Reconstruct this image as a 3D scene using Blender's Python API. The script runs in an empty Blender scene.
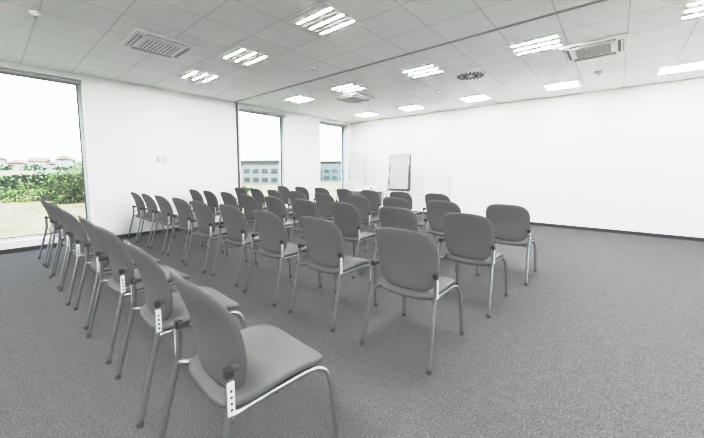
import bpy, bmesh, math, random
from mathutils import Vector, Matrix, noise
random.seed(4)
scene = bpy.context.scene
vs = scene.view_settings
vs.view_transform = 'Standard'
vs.look = 'None'
# photographic response curve with a soft highlight shoulder
vs.use_curve_mapping = True
cm_ = vs.curve_mapping
WL = 2.5
cm_.white_level = (WL, WL, WL)
cv = cm_.curves[3]
pts = [(0, 0), (0.09, 0.105), (0.19, 0.24), (0.26, 0.42), (0.32, 0.60), (0.39, 0.74), (0.60, 0.855), (1.0, 0.925), (1.7, 0.97), (WL, 1.0)]
cv.points[0].location = (0, 0); cv.points[-1].location = (1, 1)
for x, y in pts[1:-1]: cv.points.new(x/WL, y)
cm_.update()
COL = scene.collection

# ------------------------------------------------------------------ constants
H = 3.0
XL, XR = -7.3, 4.6
YF, YB = 8.55, -4.2
TH = 0.32

# ------------------------------------------------------------------ materials
def new_mat(name):
    m = bpy.data.materials.new(name); m.use_nodes = True
    nt = m.node_tree
    return m, nt, nt.nodes['Principled BSDF']
def N(nt, t, **kw):
    n = nt.nodes.new(t)
    for k, v in kw.items(): setattr(n, k, v)
    return n
def simple(name, col, rough=0.6, metal=0.0, var=0.0, scale=20, bump=0.0, spec=0.5):
    m, nt, b = new_mat(name)
    b.inputs['Roughness'].default_value = rough
    b.inputs['Metallic'].default_value = metal
    b.inputs['Specular IOR Level'].default_value = spec
    b.inputs['Base Color'].default_value = (*col, 1)
    if var > 0 or bump > 0:
        tc = N(nt, 'ShaderNodeTexCoord')
        nz = N(nt, 'ShaderNodeTexNoise'); nz.inputs['Scale'].default_value = scale
        nz.inputs['Detail'].default_value = 6
        nt.links.new(tc.outputs['Object'], nz.inputs['Vector'])
        r = N(nt, 'ShaderNodeValToRGB')
        r.color_ramp.elements[0].position = 0.3; r.color_ramp.elements[1].position = 0.7
        r.color_ramp.elements[0].color = (*[c*(1-var) for c in col], 1)
        r.color_ramp.elements[1].color = (*[min(1, c*(1+var)) for c in col], 1)
        nt.links.new(nz.outputs['Fac'], r.inputs['Fac'])
        nt.links.new(r.outputs['Color'], b.inputs['Base Color'])
        if bump > 0:
            bp = N(nt, 'ShaderNodeBump'); bp.inputs['Strength'].default_value = bump
            bp.inputs['Distance'].default_value = 0.003
            nt.links.new(nz.outputs['Fac'], bp.inputs['Height'])
            nt.links.new(bp.outputs['Normal'], b.inputs['Normal'])
    return m
def emis(name, col, s):
    m = bpy.data.materials.new(name); m.use_nodes = True
    nt = m.node_tree; nt.nodes.clear()
    e = N(nt, 'ShaderNodeEmission'); e.inputs[0].default_value = (*col, 1); e.inputs[1].default_value = s
    o = N(nt, 'ShaderNodeOutputMaterial'); nt.links.new(e.outputs[0], o.inputs[0])
    return m

M_wall = simple('wall_paint', (0.87, 0.87, 0.87), 0.85, var=0.006, scale=3, spec=0.2)
M_base = simple('baseboard_grey', (0.09, 0.095, 0.105), 0.6, var=0.1)
M_fabric = simple('chair_fabric', (0.226, 0.225, 0.228), 0.95, var=0.07, scale=420, bump=0.15, spec=0.1)
M_seam = simple('chair_piping', (0.19, 0.19, 0.195), 0.9, var=0.1, scale=200)
M_pan = simple('chair_plastic_pan', (0.12, 0.12, 0.125), 0.55, var=0.05)
M_tube = simple('chair_silver_tube', (0.38, 0.385, 0.395), 0.3, metal=0.7, var=0.04)
M_black = simple('black_plastic', (0.06, 0.06, 0.063), 0.5, var=0.1)
M_foot = simple('grey_foot_cap', (0.14, 0.14, 0.145), 0.5, var=0.1)
M_plate = simple('light_plate', (0.60, 0.60, 0.61), 0.4, var=0.03)
M_white = simple('white_laminate', (0.82, 0.82, 0.82), 0.4, var=0.01)
M_greywhite = simple('pale_grey_laminate', (0.60, 0.61, 0.62), 0.4, var=0.01)
M_alu = simple('aluminium_frame', (0.60, 0.61, 0.62), 0.4, metal=0.2, var=0.03)
M_dark = simple('dark_grey_profile', (0.14, 0.145, 0.155), 0.5, var=0.08)
M_metalwhite = simple('white_coated_metal', (0.90, 0.90, 0.90), 0.4, var=0.01)
M_slot = simple('vent_slot', (0.46, 0.46, 0.47), 0.7, var=0.1)
M_rail = simple('partition_rail', (0.60, 0.60, 0.61), 0.5, var=0.05)
M_paper = simple('flipchart_paper', (0.55, 0.55, 0.56), 0.8, var=0.03, scale=5)
M_tubeglow = emis('fluorescent_tube_glow', (1.0, 0.985, 0.96), 98)

# ceiling tiles
def ceiling_mat():
    m, nt, b = new_mat('ceiling_tiles')
    b.inputs['Roughness'].default_value = 0.9
    b.inputs['Specular IOR Level'].default_value = 0.1
    tc = N(nt, 'ShaderNodeTexCoord'); sp = N(nt, 'ShaderNodeSeparateXYZ')
    nt.links.new(tc.outputs['Object'], sp.inputs[0])
    outs = []; cells = []
    for ax, off in (('X', 60.0), ('Y', 60.1)):
        a = N(nt, 'ShaderNodeMath', operation='ADD'); a.inputs[1].default_value = off
        nt.links.new(sp.outputs[ax], a.inputs[0])
        d = N(nt, 'ShaderNodeMath', operation='DIVIDE'); d.inputs[1].default_value = 0.6
        nt.links.new(a.outputs[0], d.inputs[0])
        f = N(nt, 'ShaderNodeMath', operation='FRACT'); nt.links.new(d.outputs[0], f.inputs[0])
        fl = N(nt, 'ShaderNodeMath', operation='FLOOR'); nt.links.new(d.outputs[0], fl.inputs[0])
        cells.append(fl)
        c = N(nt, 'ShaderNodeMath', operation='COMPARE'); c.inputs[1].default_value = 0.5
        c.inputs[2].default_value = 0.488
        nt.links.new(f.outputs[0], c.inputs[0])
        outs.append(c)
    mu = N(nt, 'ShaderNodeMath', operation='MULTIPLY')
    nt.links.new(outs[0].outputs[0], mu.inputs[0]); nt.links.new(outs[1].outputs[0], mu.inputs[1])
    cmb = N(nt, 'ShaderNodeCombineXYZ')
    nt.links.new(cells[0].outputs[0], cmb.inputs[0]); nt.links.new(cells[1].outputs[0], cmb.inputs[1])
    wn = N(nt, 'ShaderNodeTexWhiteNoise'); nt.links.new(cmb.outputs[0], wn.inputs['Vector'])
    r = N(nt, 'ShaderNodeValToRGB')
    r.color_ramp.elements[0].color = (0.95, 0.95, 0.955, 1); r.color_ramp.elements[1].color = (0.975, 0.975, 0.975, 1)
    nt.links.new(wn.outputs['Value'], r.inputs['Fac'])
    mx = N(nt, 'ShaderNodeMix', data_type='RGBA')
    mx.inputs[6].default_value = (0.85, 0.85, 0.86, 1)
    nt.links.new(mu.outputs[0], mx.inputs[0]); nt.links.new(r.outputs['Color'], mx.inputs[7])
    nt.links.new(mx.outputs[2], b.inputs['Base Color'])
    return m
M_ceil = ceiling_mat()

def carpet_mat():
    m, nt, b = new_mat('carpet_heather_grey')
    b.inputs['Roughness'].default_value = 0.95
    b.inputs['Specular IOR Level'].default_value = 0.1
    tc = N(nt, 'ShaderNodeTexCoord')
    mp = N(nt, 'ShaderNodeMapping'); mp.inputs['Scale'].default_value = (1.0, 1.6, 1)
    nt.links.new(tc.outputs['Object'], mp.inputs['Vector'])
    n1 = N(nt, 'ShaderNodeTexNoise'); n1.inputs['Scale'].default_value = 80; n1.inputs['Detail'].default_value = 6
    n1.inputs['Roughness'].default_value = 0.75
    n2 = N(nt, 'ShaderNodeTexNoise'); n2.inputs['Scale'].default_value = 14; n2.inputs['Detail'].default_value = 5
    for n in (n1, n2): nt.links.new(mp.outputs[0], n.inputs['Vector'])
    r1 = N(nt, 'ShaderNodeValToRGB')
    r1.color_ramp.elements[0].position = 0.36; r1.color_ramp.elements[1].position = 0.66
    r1.color_ramp.elements[0].color = (0.135, 0.1345, 0.138, 1); r1.color_ramp.elements[1].color = (0.275, 0.274, 0.277, 1)
    nt.links.new(n1.outputs['Fac'], r1.inputs['Fac'])
    r2 = N(nt, 'ShaderNodeValToRGB')
    r2.color_ramp.elements[0].position = 0.3; r2.color_ramp.elements[1].position = 0.7
    r2.color_ramp.elements[0].color = (0.90, 0.90, 0.903, 1); r2.color_ramp.elements[1].color = (1, 1, 1, 1)
    nt.links.new(n2.outputs['Fac'], r2.inputs['Fac'])
    mx = N(nt, 'ShaderNodeMix', data_type='RGBA', blend_type='MULTIPLY'); mx.inputs[0].default_value = 1
    nt.links.new(r1.outputs['Color'], mx.inputs[6]); nt.links.new(r2.outputs['Color'], mx.inputs[7])
    nt.links.new(mx.outputs[2], b.inputs['Base Color'])
    bp = N(nt, 'ShaderNodeBump'); bp.inputs['Strength'].default_value = 0.3; bp.inputs['Distance'].default_value = 0.003
    nt.links.new(n1.outputs['Fac'], bp.inputs['Height']); nt.links.new(bp.outputs['Normal'], b.inputs['Normal'])
    return m
M_carpet = carpet_mat()

def glass_mat():
    m = bpy.data.materials.new('window_glass'); m.use_nodes = True
    nt = m.node_tree; nt.nodes.clear()
    t = N(nt, 'ShaderNodeBsdfTransparent'); t.inputs[0].default_value = (0.97, 0.99, 0.98, 1)
    g = N(nt, 'ShaderNodeBsdfGlossy'); g.inputs['Roughness'].default_value = 0.02
    mx = N(nt, 'ShaderNodeMixShader'); mx.inputs[0].default_value = 0.04
    o = N(nt, 'ShaderNodeOutputMaterial')
    nt.links.new(t.outputs[0], mx.inputs[1]); nt.links.new(g.outputs[0], mx.inputs[2]); nt.links.new(mx.outputs[0], o.inputs[0])
    return m
M_glass = glass_mat()

# ------------------------------------------------------------------ mesh kit
class MB:
    def __init__(s): s.bm = bmesh.new(); s.mats = []
    def mi(s, m):
        if m not in s.mats: s.mats.append(m)
        return s.mats.index(m)
    def box(s, lo, hi, mat, bevel=0.0):
        tmp = bmesh.new()
        bmesh.ops.create_cube(tmp, size=1)
        for v in tmp.verts:
            v.co = Vector([lo[i] + (v.co[i]+0.5)*(hi[i]-lo[i]) for i in range(3)])
        if bevel > 0:
            bmesh.ops.bevel(tmp, geom=tmp.edges[:], offset=bevel, segments=2, affect='EDGES', profile=0.5)
        s.merge(tmp, mat); return s
    def merge(s, tmp, mat, smooth=False, M=None):
        i = s.mi(mat); vm = {}
        for v in tmp.verts: vm[v] = s.bm.verts.new(M @ v.co if M else v.co)
        for f in tmp.faces:
            try: nf = s.bm.faces.new([vm[v] for v in f.verts])
            except ValueError: continue
            nf.material_index = i; nf.smooth = smooth
        tmp.free()
    def tube(s, pts, r, mat, seg=10, sub=6, caps=True):
        P = [Vector(p) for p in pts]
        if len(P) > 2:
            Q = []
            ext = [P[0]*2-P[1]] + P + [P[-1]*2-P[-2]]
            for k in range(1, len(ext)-2):
                p0, p1, p2, p3 = ext[k-1:k+3]
                for j in range(sub):
                    t = j/sub
                    Q.append(0.5*((2*p1)+(p2-p0)*t+(2*p0-5*p1+4*p2-p3)*t*t+(3*p1-p0-3*p2+p3)*t**3))
            Q.append(P[-1]); P = Q
        i = s.mi(mat); rings = []
        t0 = (P[1]-P[0]).normalized()
        up = Vector((1, 0, 0)) if abs(t0.x) < 0.9 else Vector((0, 1, 0))
        n = (up - t0*up.dot(t0)).normalized()
        for k, p in enumerate(P):
            t = (P[min(k+1, len(P)-1)]-P[max(k-1, 0)]).normalized()
            n = (n - t*n.dot(t)).normalized(); b = t.cross(n)
            rings.append([s.bm.verts.new(p + r*(math.cos(a)*n+math.sin(a)*b)) for a in [2*math.pi*q/seg for q in range(seg)]])
        for a, b in zip(rings, rings[1:]):
            for q in range(seg):
                f = s.bm.faces.new([a[q], a[(q+1) % seg], b[(q+1) % seg], b[q]]); f.material_index = i; f.smooth = True
        if caps:
            for rg in (rings[0][::-1], rings[-1]):
                f = s.bm.faces.new(rg); f.material_index = i
    def cyl(s, c, r, h, mat, seg=24, axis='Z', r2=None):
        tmp = bmesh.new()
        bmesh.ops.create_cone(tmp, cap_ends=True, segments=seg, radius1=r, radius2=r if r2 is None else r2, depth=h)
        R = Matrix.Identity(4)
        if axis == 'X': R = Matrix.Rotation(math.pi/2, 4, 'Y')
        if axis == 'Y': R = Matrix.Rotation(math.pi/2, 4, 'X')
        s.merge(tmp, mat, False, Matrix.Translation(c) @ R)
    def pillow(s, a, b, T, deform, mat, rim=None, ex=4.5, seg=52, bot=None):
        S = [0.0, .3, .55, .72, .84, .91, .955, .985, 1.0]
        i = s.mi(mat); ri = s.mi(rim) if rim else i
        bi = s.mi(bot) if bot else i
        def pt(sv, th, side):
            c, sn = math.cos(th), math.sin(th)
            k = (abs(c)**ex+abs(sn)**ex)**(-1/ex)
            p, q = a*sv*c*k, b*sv*sn*k
            h = T*math.sqrt(max(0, 1-sv**7))*side
            return s.bm.verts.new(deform(p, q, h))
        outer = [pt(1, 2*math.pi*j/seg, 0) for j in range(seg)]
        for side in (1, -1):
            rings = [[pt(sv, 2*math.pi*j/seg, side) for j in range(seg)] for sv in S[1:-1]] + [outer]
            cen = pt(0, 0, side)
            def F(vs, m):
                if side < 0: vs = vs[::-1]
                f = s.bm.faces.new(vs); f.material_index = m; f.smooth = True
            for j in range(seg):
                F([cen, rings[0][j], rings[0][(j+1) % seg]], i if side > 0 else bi)
            for k in range(len(rings)-1):
                m = (i if side > 0 else bi) if k < len(rings)-2 else ri
                for j in range(seg):
                    F([rings[k][j], rings[k+1][j], rings[k+1][(j+1) % seg], rings[k][(j+1) % seg]], m)
    def mesh(s, name):
        bmesh.ops.recalc_face_normals(s.bm, faces=s.bm.faces[:])
        me = bpy.data.meshes.new(name); s.bm.to_mesh(me); s.bm.free()
        for m in s.mats: me.materials.append(m)
        return me
    def obj(s, name, loc=(0, 0, 0), rz=0.0):
        o = bpy.data.objects.new(name, s.mesh(name)); COL.objects.link(o)
        o.location = loc; o.rotation_euler = (0, 0, rz)
        return o

# ------------------------------------------------------------------ room shell
b = MB(); b.box((XL-TH, YB-TH, -0.12), (XR+TH, YF+TH, 0), M_carpet); b.obj('floor')
b = MB(); b.box((XL-TH, YB-TH, H), (XR+TH, YF+TH, H+0.15), M_ceil); b.obj('ceiling')
b = MB(); b.box((XL-TH, YF, 0), (XR+TH, YF+TH, H), M_wall); b.obj('wall_back')
b = MB(); b.box((XL-TH, YB-TH, 0), (XR+TH, YB, H), M_wall); b.obj('wall_front')

def wall_with_openings(name, x0, x1, y0, y1, ops, z0, z1):
    b = MB(); y = y0
    for a, c in ops:
        b.box((x0, y, 0), (x1, a, H), M_wall)
        b.box((x0, a, 0), (x1, c, z0), M_wall)
        b.box((x0, a, z1), (x1, c, H), M_wall)
        y = c
    b.box((x0, y, 0), (x1, y1, H), M_wall)
    b.obj(name)
ZW0, ZW1 = 0.16, 2.90
left_ops = [(-3.6, -1.9), (-1.0, 1.24), (4.24, 5.70), (7.02, 8.38)]  # first opening is unseen, added behind the camera to give more daylight
added_right_ops = [(-3.6, -0.6), (0.0, 3.4), (4.0, 8.2)]  # unseen windows, added to let in fill light from the right
wall_with_openings('wall_left', XL-TH, XL, YB, YF, left_ops, ZW0, ZW1)
wall_with_openings('wall_right', XR, XR+TH, YB, YF, added_right_ops, ZW0, ZW1)

def window(n, xf, y0, y1, sgn):
    b = MB(); w = 0.05; d = 0.035
    for (lo, hi) in (((y0, ZW0), (y0+w, ZW1)), ((y1-w, ZW0), (y1, ZW1)), ((y0+w, ZW0), (y1-w, ZW0+w)), ((y0+w, ZW1-w), (y1-w, ZW1))):
        b.box((xf-d, lo[0], lo[1]), (xf+d, hi[0], hi[1]), M_alu, 0.004)
    g = 0.014
    for (lo, hi) in (((y0+w, ZW0+w), (y0+w+g, ZW1-w)), ((y1-w-g, ZW0+w), (y1-w, ZW1-w)), ((y0+w, ZW0+w), (y1-w, ZW0+w+g)), ((y0+w, ZW1-w-g), (y1-w, ZW1-w))):
        b.box((xf-0.015, lo[0], lo[1]), (xf+0.015, hi[0], hi[1]), M_dark)
    b.box((xf-0.006, y0+w+0.002, ZW0+w+0.002), (xf+0.006, y1-w-0.002, ZW1-w-0.002), M_glass)
    xi = xf + sgn*0.04; xo = (XL-0.005) if sgn > 0 else (XR+0.005)
    b.box((min(xi, xo), y0+0.002, ZW0), (max(xi, xo), y1-0.002, ZW0+0.018), M_white, 0.003)
    b.box((min(xi, xi+sgn*0.06), y0+0.002, ZW1-0.04), (max(xi, xi+sgn*0.06), y1-0.002, ZW1-0.001), M_alu, 0.004)
    b.box((min(xi, xi+sgn*0.03), y1-0.04, 1.25), (max(xi, xi+sgn*0.03), y1-0.015, 1.38), M_alu, 0.004)
    b.obj('window_%d' % n)
k = 1
for a, c in left_ops: window(k, XL-0.2, a, c, 1); k += 1
for a, c in added_right_ops: window(k, XR+0.2, a, c, -1); k += 1

bb = 0.065
b = MB(); b.box((XL, YF-0.014, 0), (XR, YF, bb), M_base, 0.003); b.obj('baseboard_back')
b = MB(); b.box((XL, YB, 0), (XR, YB+0.014, bb), M_base, 0.003); b.obj('baseboard_front')
b = MB(); b.box((XL, YB+0.014, 0), (XL+0.014, YF-0.014, bb), M_base, 0.003); b.obj('baseboard_left')
b = MB(); b.box((XR-0.014, YB+0.014, 0), (XR, YF-0.014, bb), M_base, 0.003); b.obj('baseboard_right')
b = MB()
b.box((XL, 4.09, H-0.008), (XR, 4.10, H), M_rail); b.box((XL, 4.12, H-0.008), (XR, 4.13, H), M_rail)
b.box((XL, 4.10, H-0.004), (XR, 4.12, H), M_slot)
b.obj('trim_1')
b = MB(); b.box((XL, 4.15, bb), (XL+0.02, 4.19, H-0.012), M_dark, 0.004); b.obj('trim_2')

# ------------------------------------------------------------------ ceiling fittings
def fixture_mesh():
    b = MB(); s = 0.295
    z0 = -0.006
    b.box((-s, -s, z0), (s, -s+0.012, 0), M_metalwhite); b.box((-s, s-0.012, z0), (s, s, 0), M_metalwhite)
    b.box((-s, -s+0.012, z0), (-s+0.012, s-0.012, 0), M_metalwhite); b.box((s-0.012, -s+0.012, z0), (s, s-0.012, 0), M_metalwhite)
    b.box((-s+0.012, -s+0.012, -0.004), (s-0.012, s-0.012, 0), M_metalwhite)
    for y in (-0.18, 0.0, 0.18):
        b.box((-0.265, y-0.015, -0.0052), (0.265, y+0.015, -0.004), M_tubeglow)
    for y in (-0.09, 0.09):
        b.box((-0.27, y-0.004, -0.008), (0.27, y+0.004, -0.004), M_metalwhite)
    return b.mesh('recessed_ceiling_light')
fm = fixture_mesh()
for x in (2.4, 0.72, -0.94, -2.64, -4.34, -5.86):
    for y in (-2.8, -0.4, 2.65, 4.98, 7.6):
        o = bpy.data.objects.new('recessed_ceiling_light', fm); COL.objects.link(o); o.location = (x, y, H)

def cassette_mesh():
    b = MB(); s = 0.36
    b.box((-s, -s, -0.035), (s, s, 0), M_metalwhite, 0.008)
    b.box((-0.22, -0.22, -0.045), (0.22, 0.22, -0.035), M_metalwhite, 0.004)
    for i in range(9):
        t = -0.18+i*0.045
        b.box((-0.19, t-0.005, -0.048), (0.19, t+0.005, -0.045), M_slot)
    for sg in (-1, 1):
        b.box((-0.24, sg*0.29-0.028, -0.038), (0.24, sg*0.29+0.028, -0.035), M_slot)
        b.box((sg*0.29-0.028, -0.24, -0.038), (sg*0.29+0.028, 0.24, -0.035), M_slot)
        b.box((-0.24, sg*0.30-0.008, -0.055), (0.24, sg*0.30+0.012, -0.038), M_metalwhite, 0.003)
        b.box((sg*0.30-0.008, -0.24, -0.055), (sg*0.30+0.012, 0.24, -0.038), M_metalwhite, 0.003)
    return b.mesh('ceiling_air_conditioner')
cm = cassette_mesh()
for x, y in ((-4.8, 1.65), (-0.35, 5.6), (-4.76, 5.65), (-0.35, 1.65)):
    o = bpy.data.objects.new('ceiling_air_conditioner', cm); COL.objects.link(o); o.location = (x, y, H)

b = MB()
b.cyl((0, 0, -0.008), 0.26, 0.016, M_metalwhite, 48)
for k in range(20):
    a = 2*math.pi*k/20
    for r0, r1 in ((0.07, 0.135), (0.155, 0.225)):
        tmp = bmesh.new(); bmesh.ops.create_cube(tmp, size=1)
        for v in tmp.verts:
            v.co = Vector((r0+(v.co.x+0.5)*(r1-r0), v.co.y*(0.016+0.02*(v.co.x+0.5)*r0*3), -0.018+v.co.z*0.005))
        b.merge(tmp, M_dark, False, Matrix.Rotation(a, 4, 'Z'))
b.cyl((0, 0, -0.02), 0.045, 0.012, M_metalwhite, 24)
b.obj('round_ceiling_diffuser', (-2.09, 5.72, H))

b = MB()
b.cyl((0, 0, -0.012), 0.055, 0.024, M_metalwhite, 28); b.cyl((0, 0, -0.034), 0.03, 0.02, M_metalwhite, 24, r2=0.045)
b.cyl((0, 0, -0.047), 0.012, 0.006, M_slot, 16)
sm = b.mesh('smoke_detector')
for x, y in ((-0.34, 6.98), (-4.86, 0.48), (-3.9, 3.6), (-3.0, 6.4)):
    o = bpy.data.objects.new('smoke_detector', sm); COL.objects.link(o); o.location = (x, y, H)

# ------------------------------------------------------------------ chairs
def chair_mesh():
    b = MB()
    zc = 0.685; hb = 0.225
    def dback(p, q, h):
        t = (q+hb)/(2*hb)
        w = 0.88+0.12*math.sin(min(1, t*1.15)*math.pi/2) - 0.05*max(0, t-0.72)/0.28
        x = p*w
        y = -0.165 - 0.105*t + 0.03*math.sin(t*math.pi) + 0.75*x*x - h
        return Vector((x, y, zc+q-0.018*(x/0.24)**2*max(0, t-.4)/.6))
    b.pillow(0.249, hb, 0.020, dback, M_fabric, M_seam, ex=5.0)
    def dseat(p, q, h):
        z = 0.450 + h
        if q > 0.08: z -= 1.5*(q-0.08)**2
        z += 0.22*p*p - 0.02*max(0, -q/0.23)
        w = 0.94+0.06*(q+0.23)/0.46
        return Vector((p*w, q+0.04, z))
    b.pillow(0.246, 0.25, 0.030, dseat, M_fabric, M_seam, ex=5, bot=M_pan)
    for s in (-1, 1):
        b.tube([(s*.268, -.315, 0.012), (s*.262, -.27, .2), (s*.255, -.222, .40), (s*.252, -.205, .50), (s*.250, -.205, .62)], .0125, M_tube)
        b.tube([(s*.262, .300, 0.012), (s*.256, .285, .2), (s*.247, .266, .350), (s*.232, .235, .402), (s*.222, .16, .420), (s*.220, -.05, .424), (s*.226, -.17, .424), (s*.252, -.212, .432)], .0125, M_tube, sub=5)
        b.cyl((s*.268, -.316, .012), .0155, .024, M_foot, 14)
        b.cyl((s*.262, .301, .012), .0155, .024, M_foot, 14)
        b.box((s*.250-.0145, -.220, .590), (s*.250+.0145, -.190, .628), M_black, .006)
        b.box((s*.236-.012, -.210, .595), (s*.236+.012, -.165, .622), M_foot, .005)
        b.box((s*.266-.0035, -.220, .46), (s*.266+.0035, -.193, .582), M_plate, .002)
        for z in (.482, .505, .528, .551):
            b.box((s*.270-.001, -.210, z-.004), (s*.270+.001, -.203, z+.004), M_foot)
    b.tube([(-.222, .13, .412), (.222, .13, .412)], .010, M_tube)
    b.tube([(-.222, -.13, .412), (.222, -.13, .412)], .010, M_tube)
    return b.mesh('conference_chair')
chm = chair_mesh()
def chair(x, y, jit=1, rz=None):
    o = bpy.data.objects.new('conference_chair', chm); COL.objects.link(o)
    o.location = (x+jit*random.uniform(-.015, .015), y+jit*random.uniform(-.02, .02), 0)
    o.rotation_euler = (0, 0, jit*math.radians(random.uniform(-2, 2)) if rz is None else math.radians(rz))
for x in (-1.21, -2.03, -2.82, -3.54, -4.26, -4.92, -5.56, -6.22): chair(x, 0.73 if x > -2 else .77, rz=(-3 if x > -2.5 else None))
for x in (-1.13, -1.95, -2.72, -3.49, -4.25, -4.97, -5.66, -6.30, -6.92): chair(x, 2.06)
for x in (-1.07, -1.85, -2.62, -3.38, -4.13, -4.88, -5.60, -6.30, -6.95): chair(x, 3.15)
for x in (-1.00, -1.79, -2.56, -3.32, -4.08, -4.84, -5.58, -6.30, -6.95): chair(x, 4.22)
for x in (-2.42, -3.18, -3.92, -4.66, -5.40, -6.14, -6.86): chair(x, 5.42)

# ------------------------------------------------------------------ front-of-room furniture
b = MB()
b.box((-.35, -.015, .74), (.35, .015, 1.80), M_dark, .005)
b.box((-.325, -.022, .77), (.325, -.015, 1.74), M_paper)
b.box((-.34, -.035, 1.745), (.34, -.015, 1.785), M_alu, .004)
b.box((-.33, -.075, .72), (.33, -.015, .745), M_dark, .004)
for s in (-1, 1):
    b.tube([(s*.30, .02, 1.70), (s*.36, -.22, .012)], .011, M_dark)
b.tube([(0, .03, 1.70), (0, .40, .012)], .011, M_dark)
b.tube([(0, .19, .95), (0, .0, .95)], .008, M_dark)
b.obj('flipchart_easel', (-4.90, 7.95, 0), math.radians(6))

b = MB()
b.box((-.7, -.35, .72), (.7, .35, .75), M_white, .004)
b.box((-.62, .28, .30), (.62, .30, .72), M_greywhite)
for sx in (-.66, .66):
    for sy in (-.31, .31):
        b.tube([(sx, sy, .72), (sx, sy, .0)], .018, M_alu)
b.obj('white_desk', (-5.85, 7.25, 0))
b = MB(); b.box((-.17, -.13, .02), (.17, .13, .12), M_white, .015); b.cyl((.08, -.135, .07), .032, .03, M_dark, 20, 'Y')
for sx in (-.13, .13):
    for sy in (-.09, .09): b.cyl((sx, sy, .01), .012, .02, M_black, 10)
b.box((-.15, .131, .04), (.05, .134, .09), M_slot)
b.obj('video_projector', (-5.45, 7.25, .75), .3)
b = MB(); b.box((-.24, -.17, 0), (.24, .17, .22), M_greywhite, .01); b.box((-.25, -.18, .22), (.25, .18, .25), M_greywhite, .006)
b.box((-.06, -.172, .12), (.06, -.17, .15), M_slot)
b.obj('storage_box', (-6.15, 7.3, .75), -.1)

b = MB()
b.box((-.18, -.18, .06), (.18, .18, 1.92), M_greywhite, .004); b.box((-.17, -.17, 0), (.17, .17, .06), M_dark)
b.box((-.003, -.183, .08), (.003, -.18, 1.90), M_slot)
b.box((-.03, -.20, .95), (-.015, -.18, 1.10), M_alu); b.box((.015, -.20, .95), (.03, -.18, 1.10), M_alu)
b.obj('tall_cabinet', (-6.78, 8.33, 0))

b = MB()
b.box((-.45, -.012, 0), (.45, 0, .58), M_white)
for lo, hi in (((-.46, -.02, -.01), (.46, 0, .004)), ((-.46, -.02, .576), (.46, 0, .59)), ((-.46, -.02, .004), (-.446, 0, .576)), ((.446, -.02, .004), (.46, 0, .576))):
    b.box(lo, hi, M_slot, .002)
b.obj('wall_whiteboard', (-4.05, YF, .58))

def wallbox(name, loc, rz, w=.08, h=.08):
    b = MB(); b.box((-w/2, -.014, -h/2), (w/2, 0, h/2), M_slot, .004)
    b.box((-w*.3, -.017, -h*.3), (w*.3, -.014, h*.3), M_white, .002)
    b.box((-w*.05, -.018, -h*.05), (w*.05, -.017, h*.05), M_black)
    b.obj(name, loc, rz)
wallbox('wall_thermostat', (XL, 2.42, 1.55), math.pi/2, .16, .12)
wallbox('power_socket', (-2.25, YF, .3), 0)
wallbox('power_socket', (-2.15, YF, .3), 0)

# ------------------------------------------------------------------ outdoors
GZ = -1.0
M_grass = simple('dry_meadow', (0.125, 0.115, 0.070), 0.95, var=0.4, scale=0.9)
M_leaf = simple('leaf_green', (0.092, 0.115, 0.060), 0.8, var=0.5, scale=1.2)
M_leaf2 = simple('leaf_dark', (0.060, 0.080, 0.052), 0.8, var=0.5, scale=0.6)
M_roof = simple('tile_roof', (0.13, 0.078, 0.066), 0.8, var=0.2, scale=3)
M_rend = simple('house_render', (0.19, 0.188, 0.185), 0.9, var=0.05, scale=2)
M_conc = simple('concrete_facade', (0.145, 0.149, 0.153), 0.85, var=0.06, scale=1)
M_facglass = simple('facade_glass', (0.105, 0.115, 0.125), 0.2, var=0.1, scale=1)

bm = bmesh.new(); bmesh.ops.create_grid(bm, x_segments=80, y_segments=80, size=1)
for v in bm.verts:
    x = v.co.x*260; y = v.co.y*260
    d = max(0, -x-70)
    z = GZ + 0.28*noise.noise(Vector((x*.05, y*.05, 0)))*min(1, abs(x+1)/40) + min(3.0, d*0.04)
    v.co = Vector((x, y, z-0.15))
b = MB(); b.merge(bm, M_grass, True); b.obj('meadow_ground')

def leafy(b, c, R, n, mat, size):
    i = b.mi(mat)
    for _ in range(n):
        d = Vector((random.gauss(0, 1), random.gauss(0, 1), random.gauss(0, 1))).normalized()
        r = (0.55+0.45*random.random())*(1+0.35*noise.noise(d*2.3+Vector(c)))
        p = Vector(c)+Vector((d.x*R[0]*r, d.y*R[1]*r, d.z*R[2]*r))
        if p.z < GZ-.1: continue
        u = Vector((random.uniform(-1, 1), random.uniform(-1, 1), random.uniform(-1, 1))).normalized()*size
        w = u.cross(Vector((random.uniform(-1, 1), random.uniform(-1, 1), random.uniform(-1, 1)))).normalized()*size*.6
        f = b.bm.faces.new([b.bm.verts.new(p+u), b.bm.verts.new(p+w), b.bm.verts.new(p-u), b.bm.verts.new(p-w)])
        f.material_index = i
b = MB()
for k in range(34):
    x = random.uniform(-46, -27); y = -9+k*0.85+random.uniform(-.5, .5)
    hh = random.uniform(.3, .72)
    leafy(b, (x, y, GZ+hh*.6), (random.uniform(1.0, 1.9), random.uniform(1.0, 1.9), hh), 700, random.choice([M_leaf, M_leaf, M_leaf2]), .08)
for y, hh in ((3.6, 1.25), (4.7, 1.75), (6.0, 1.6)):
    leafy(b, (-31, y, GZ+hh*.8), (1.2, 1.0, hh), 1500, M_leaf, .08)
b.obj('shrub_hedge')
b = MB()
for k in range(15):
    x = random.uniform(-78, -62); y = -32+k*3.2
    hh = random.uniform(0.9, 1.4)
    leafy(b, (x, y, GZ+hh*.8), (random.uniform(2.5, 4), random.uniform(2.5, 4), hh), 500, M_leaf2, .3)
b.obj('tree_belt')
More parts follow.
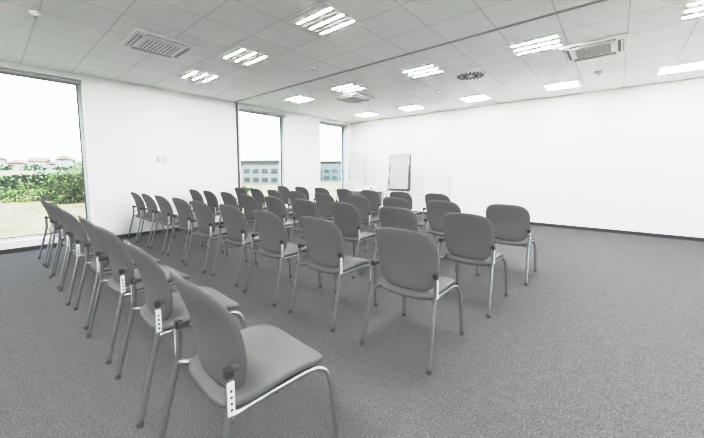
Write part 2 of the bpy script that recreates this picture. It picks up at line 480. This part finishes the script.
def add_house(b, x, y, z, w, d, h, rz):
    M = Matrix.Translation((x, y, z)) @ Matrix.Rotation(rz, 4, 'Z')
    t = MB(); t.box((-w/2, -d/2, 0), (w/2, d/2, h), M_rend)
    i = t.mi(M_roof); rv = [t.bm.verts.new(p) for p in ((-w/2-.4, -d/2-.4, h), (w/2+.4, -d/2-.4, h), (w/2+.4, d/2+.4, h), (-w/2-.4, d/2+.4, h), (-w/2-.4, 0, h+d*.33), (w/2+.4, 0, h+d*.33))]
    for f in ((0, 1, 5, 4), (2, 3, 4, 5), (0, 4, 3), (1, 2, 5), (3, 2, 1, 0)):
        q = t.bm.faces.new([rv[j] for j in f]); q.material_index = i
    for wx in (-w*.3, 0, w*.3):
        for sy in (-1, 1):
            t.box((wx-.5, sy*d/2-.03, h*.4), (wx+.5, sy*d/2+.03, h*.7), M_facglass)
    for v in t.bm.verts: v.co = M @ v.co
    idx = [b.mi(m) for m in t.mats]
    vm = {v: b.bm.verts.new(v.co) for v in t.bm.verts}
    for f in t.bm.faces:
        nf = b.bm.faces.new([vm[v] for v in f.verts]); nf.material_index = idx[f.material_index]
    t.bm.free()
b = MB()
for k in range(46):
    add_house(b, -140-random.uniform(0, 60), -60+k*3.2+random.uniform(-2, 2), random.uniform(1.0, 1.8), random.uniform(4, 8), random.uniform(4, 5), random.uniform(1.8, 4.6), random.uniform(0, 3))
for k in range(20):
    leafy(b, (-136, -60+k*7, 1.6), (3, 3, 1.5), 120, M_leaf2, .6)
b.obj('village_houses')
def block(name, x, y, w, d, h, rz, wall):
    b = MB(); b.box((-w/2, -d/2, 0), (w/2, d/2, h), wall); b.box((-w/2-.2, -d/2-.2, h), (w/2+.2, d/2+.2, h+.3), M_conc)
    nf = max(1, int(h/1.7))
    for fl in range(nf):
        z = .7+fl*1.6
        for q in range(int(w/2)):
            xx = -w/2+1+q*2
            for sy in (-1, 1): b.box((xx-.65, sy*d/2-.04, z), (xx+.65, sy*d/2+.04, z+.8), M_facglass)
        for q in range(int(d/2)):
            yy = -d/2+1+q*2
            for sx in (-1, 1): b.box((sx*w/2-.04, yy-.65, z), (sx*w/2+.04, yy+.65, z+.8), M_facglass)
    b.obj(name, (x, y, GZ-.4), rz)
block('office_building', -56, 38, 16, 14, 4.4, .35, M_rend)
block('office_building', -58, 60, 18, 14, 4.9, .6, M_conc)

# ------------------------------------------------------------------ sky and added bounce light
w = bpy.data.worlds.new('overcast_sky'); scene.world = w; w.use_nodes = True
nt = w.node_tree; bg = nt.nodes['Background']
tc = N(nt, 'ShaderNodeTexCoord'); sp = N(nt, 'ShaderNodeSeparateXYZ'); r = N(nt, 'ShaderNodeValToRGB')
nt.links.new(tc.outputs['Generated'], sp.inputs[0]); nt.links.new(sp.outputs['Z'], r.inputs['Fac'])
r.color_ramp.elements[0].color = (0.91, 0.955, 0.975, 1); r.color_ramp.elements[1].color = (0.72, 0.84, 0.97, 1)
r.color_ramp.elements[1].position = 0.8
nt.links.new(r.outputs['Color'], bg.inputs['Color']); bg.inputs['Strength'].default_value = 2.4
sd = bpy.data.lights.new('added_sun', 'SUN'); sd.energy = 8.0; sd.angle = math.radians(6); sd.color = (1, .98, .95)  # added lamp: its bounce off floor and meadow brightens the ceiling
so = bpy.data.objects.new('added_sun', sd); COL.objects.link(so); so.location = (30, 0, 30)
so.rotation_euler = (0, math.radians(42), 0)   # from +X, elevation 48 deg

# ------------------------------------------------------------------ camera
cd = bpy.data.cameras.new('camera'); cam = bpy.data.objects.new('camera', cd); COL.objects.link(cam)
cd.sensor_width = 36; cd.lens = 311/704*36; cd.shift_y = -19/704; cd.clip_end = 1000; cd.clip_start = 0.05
cam.location = (0, 0, 1.3); cam.rotation_euler = (math.radians(90-5.3), 0, math.radians(40.3))
scene.camera = cam
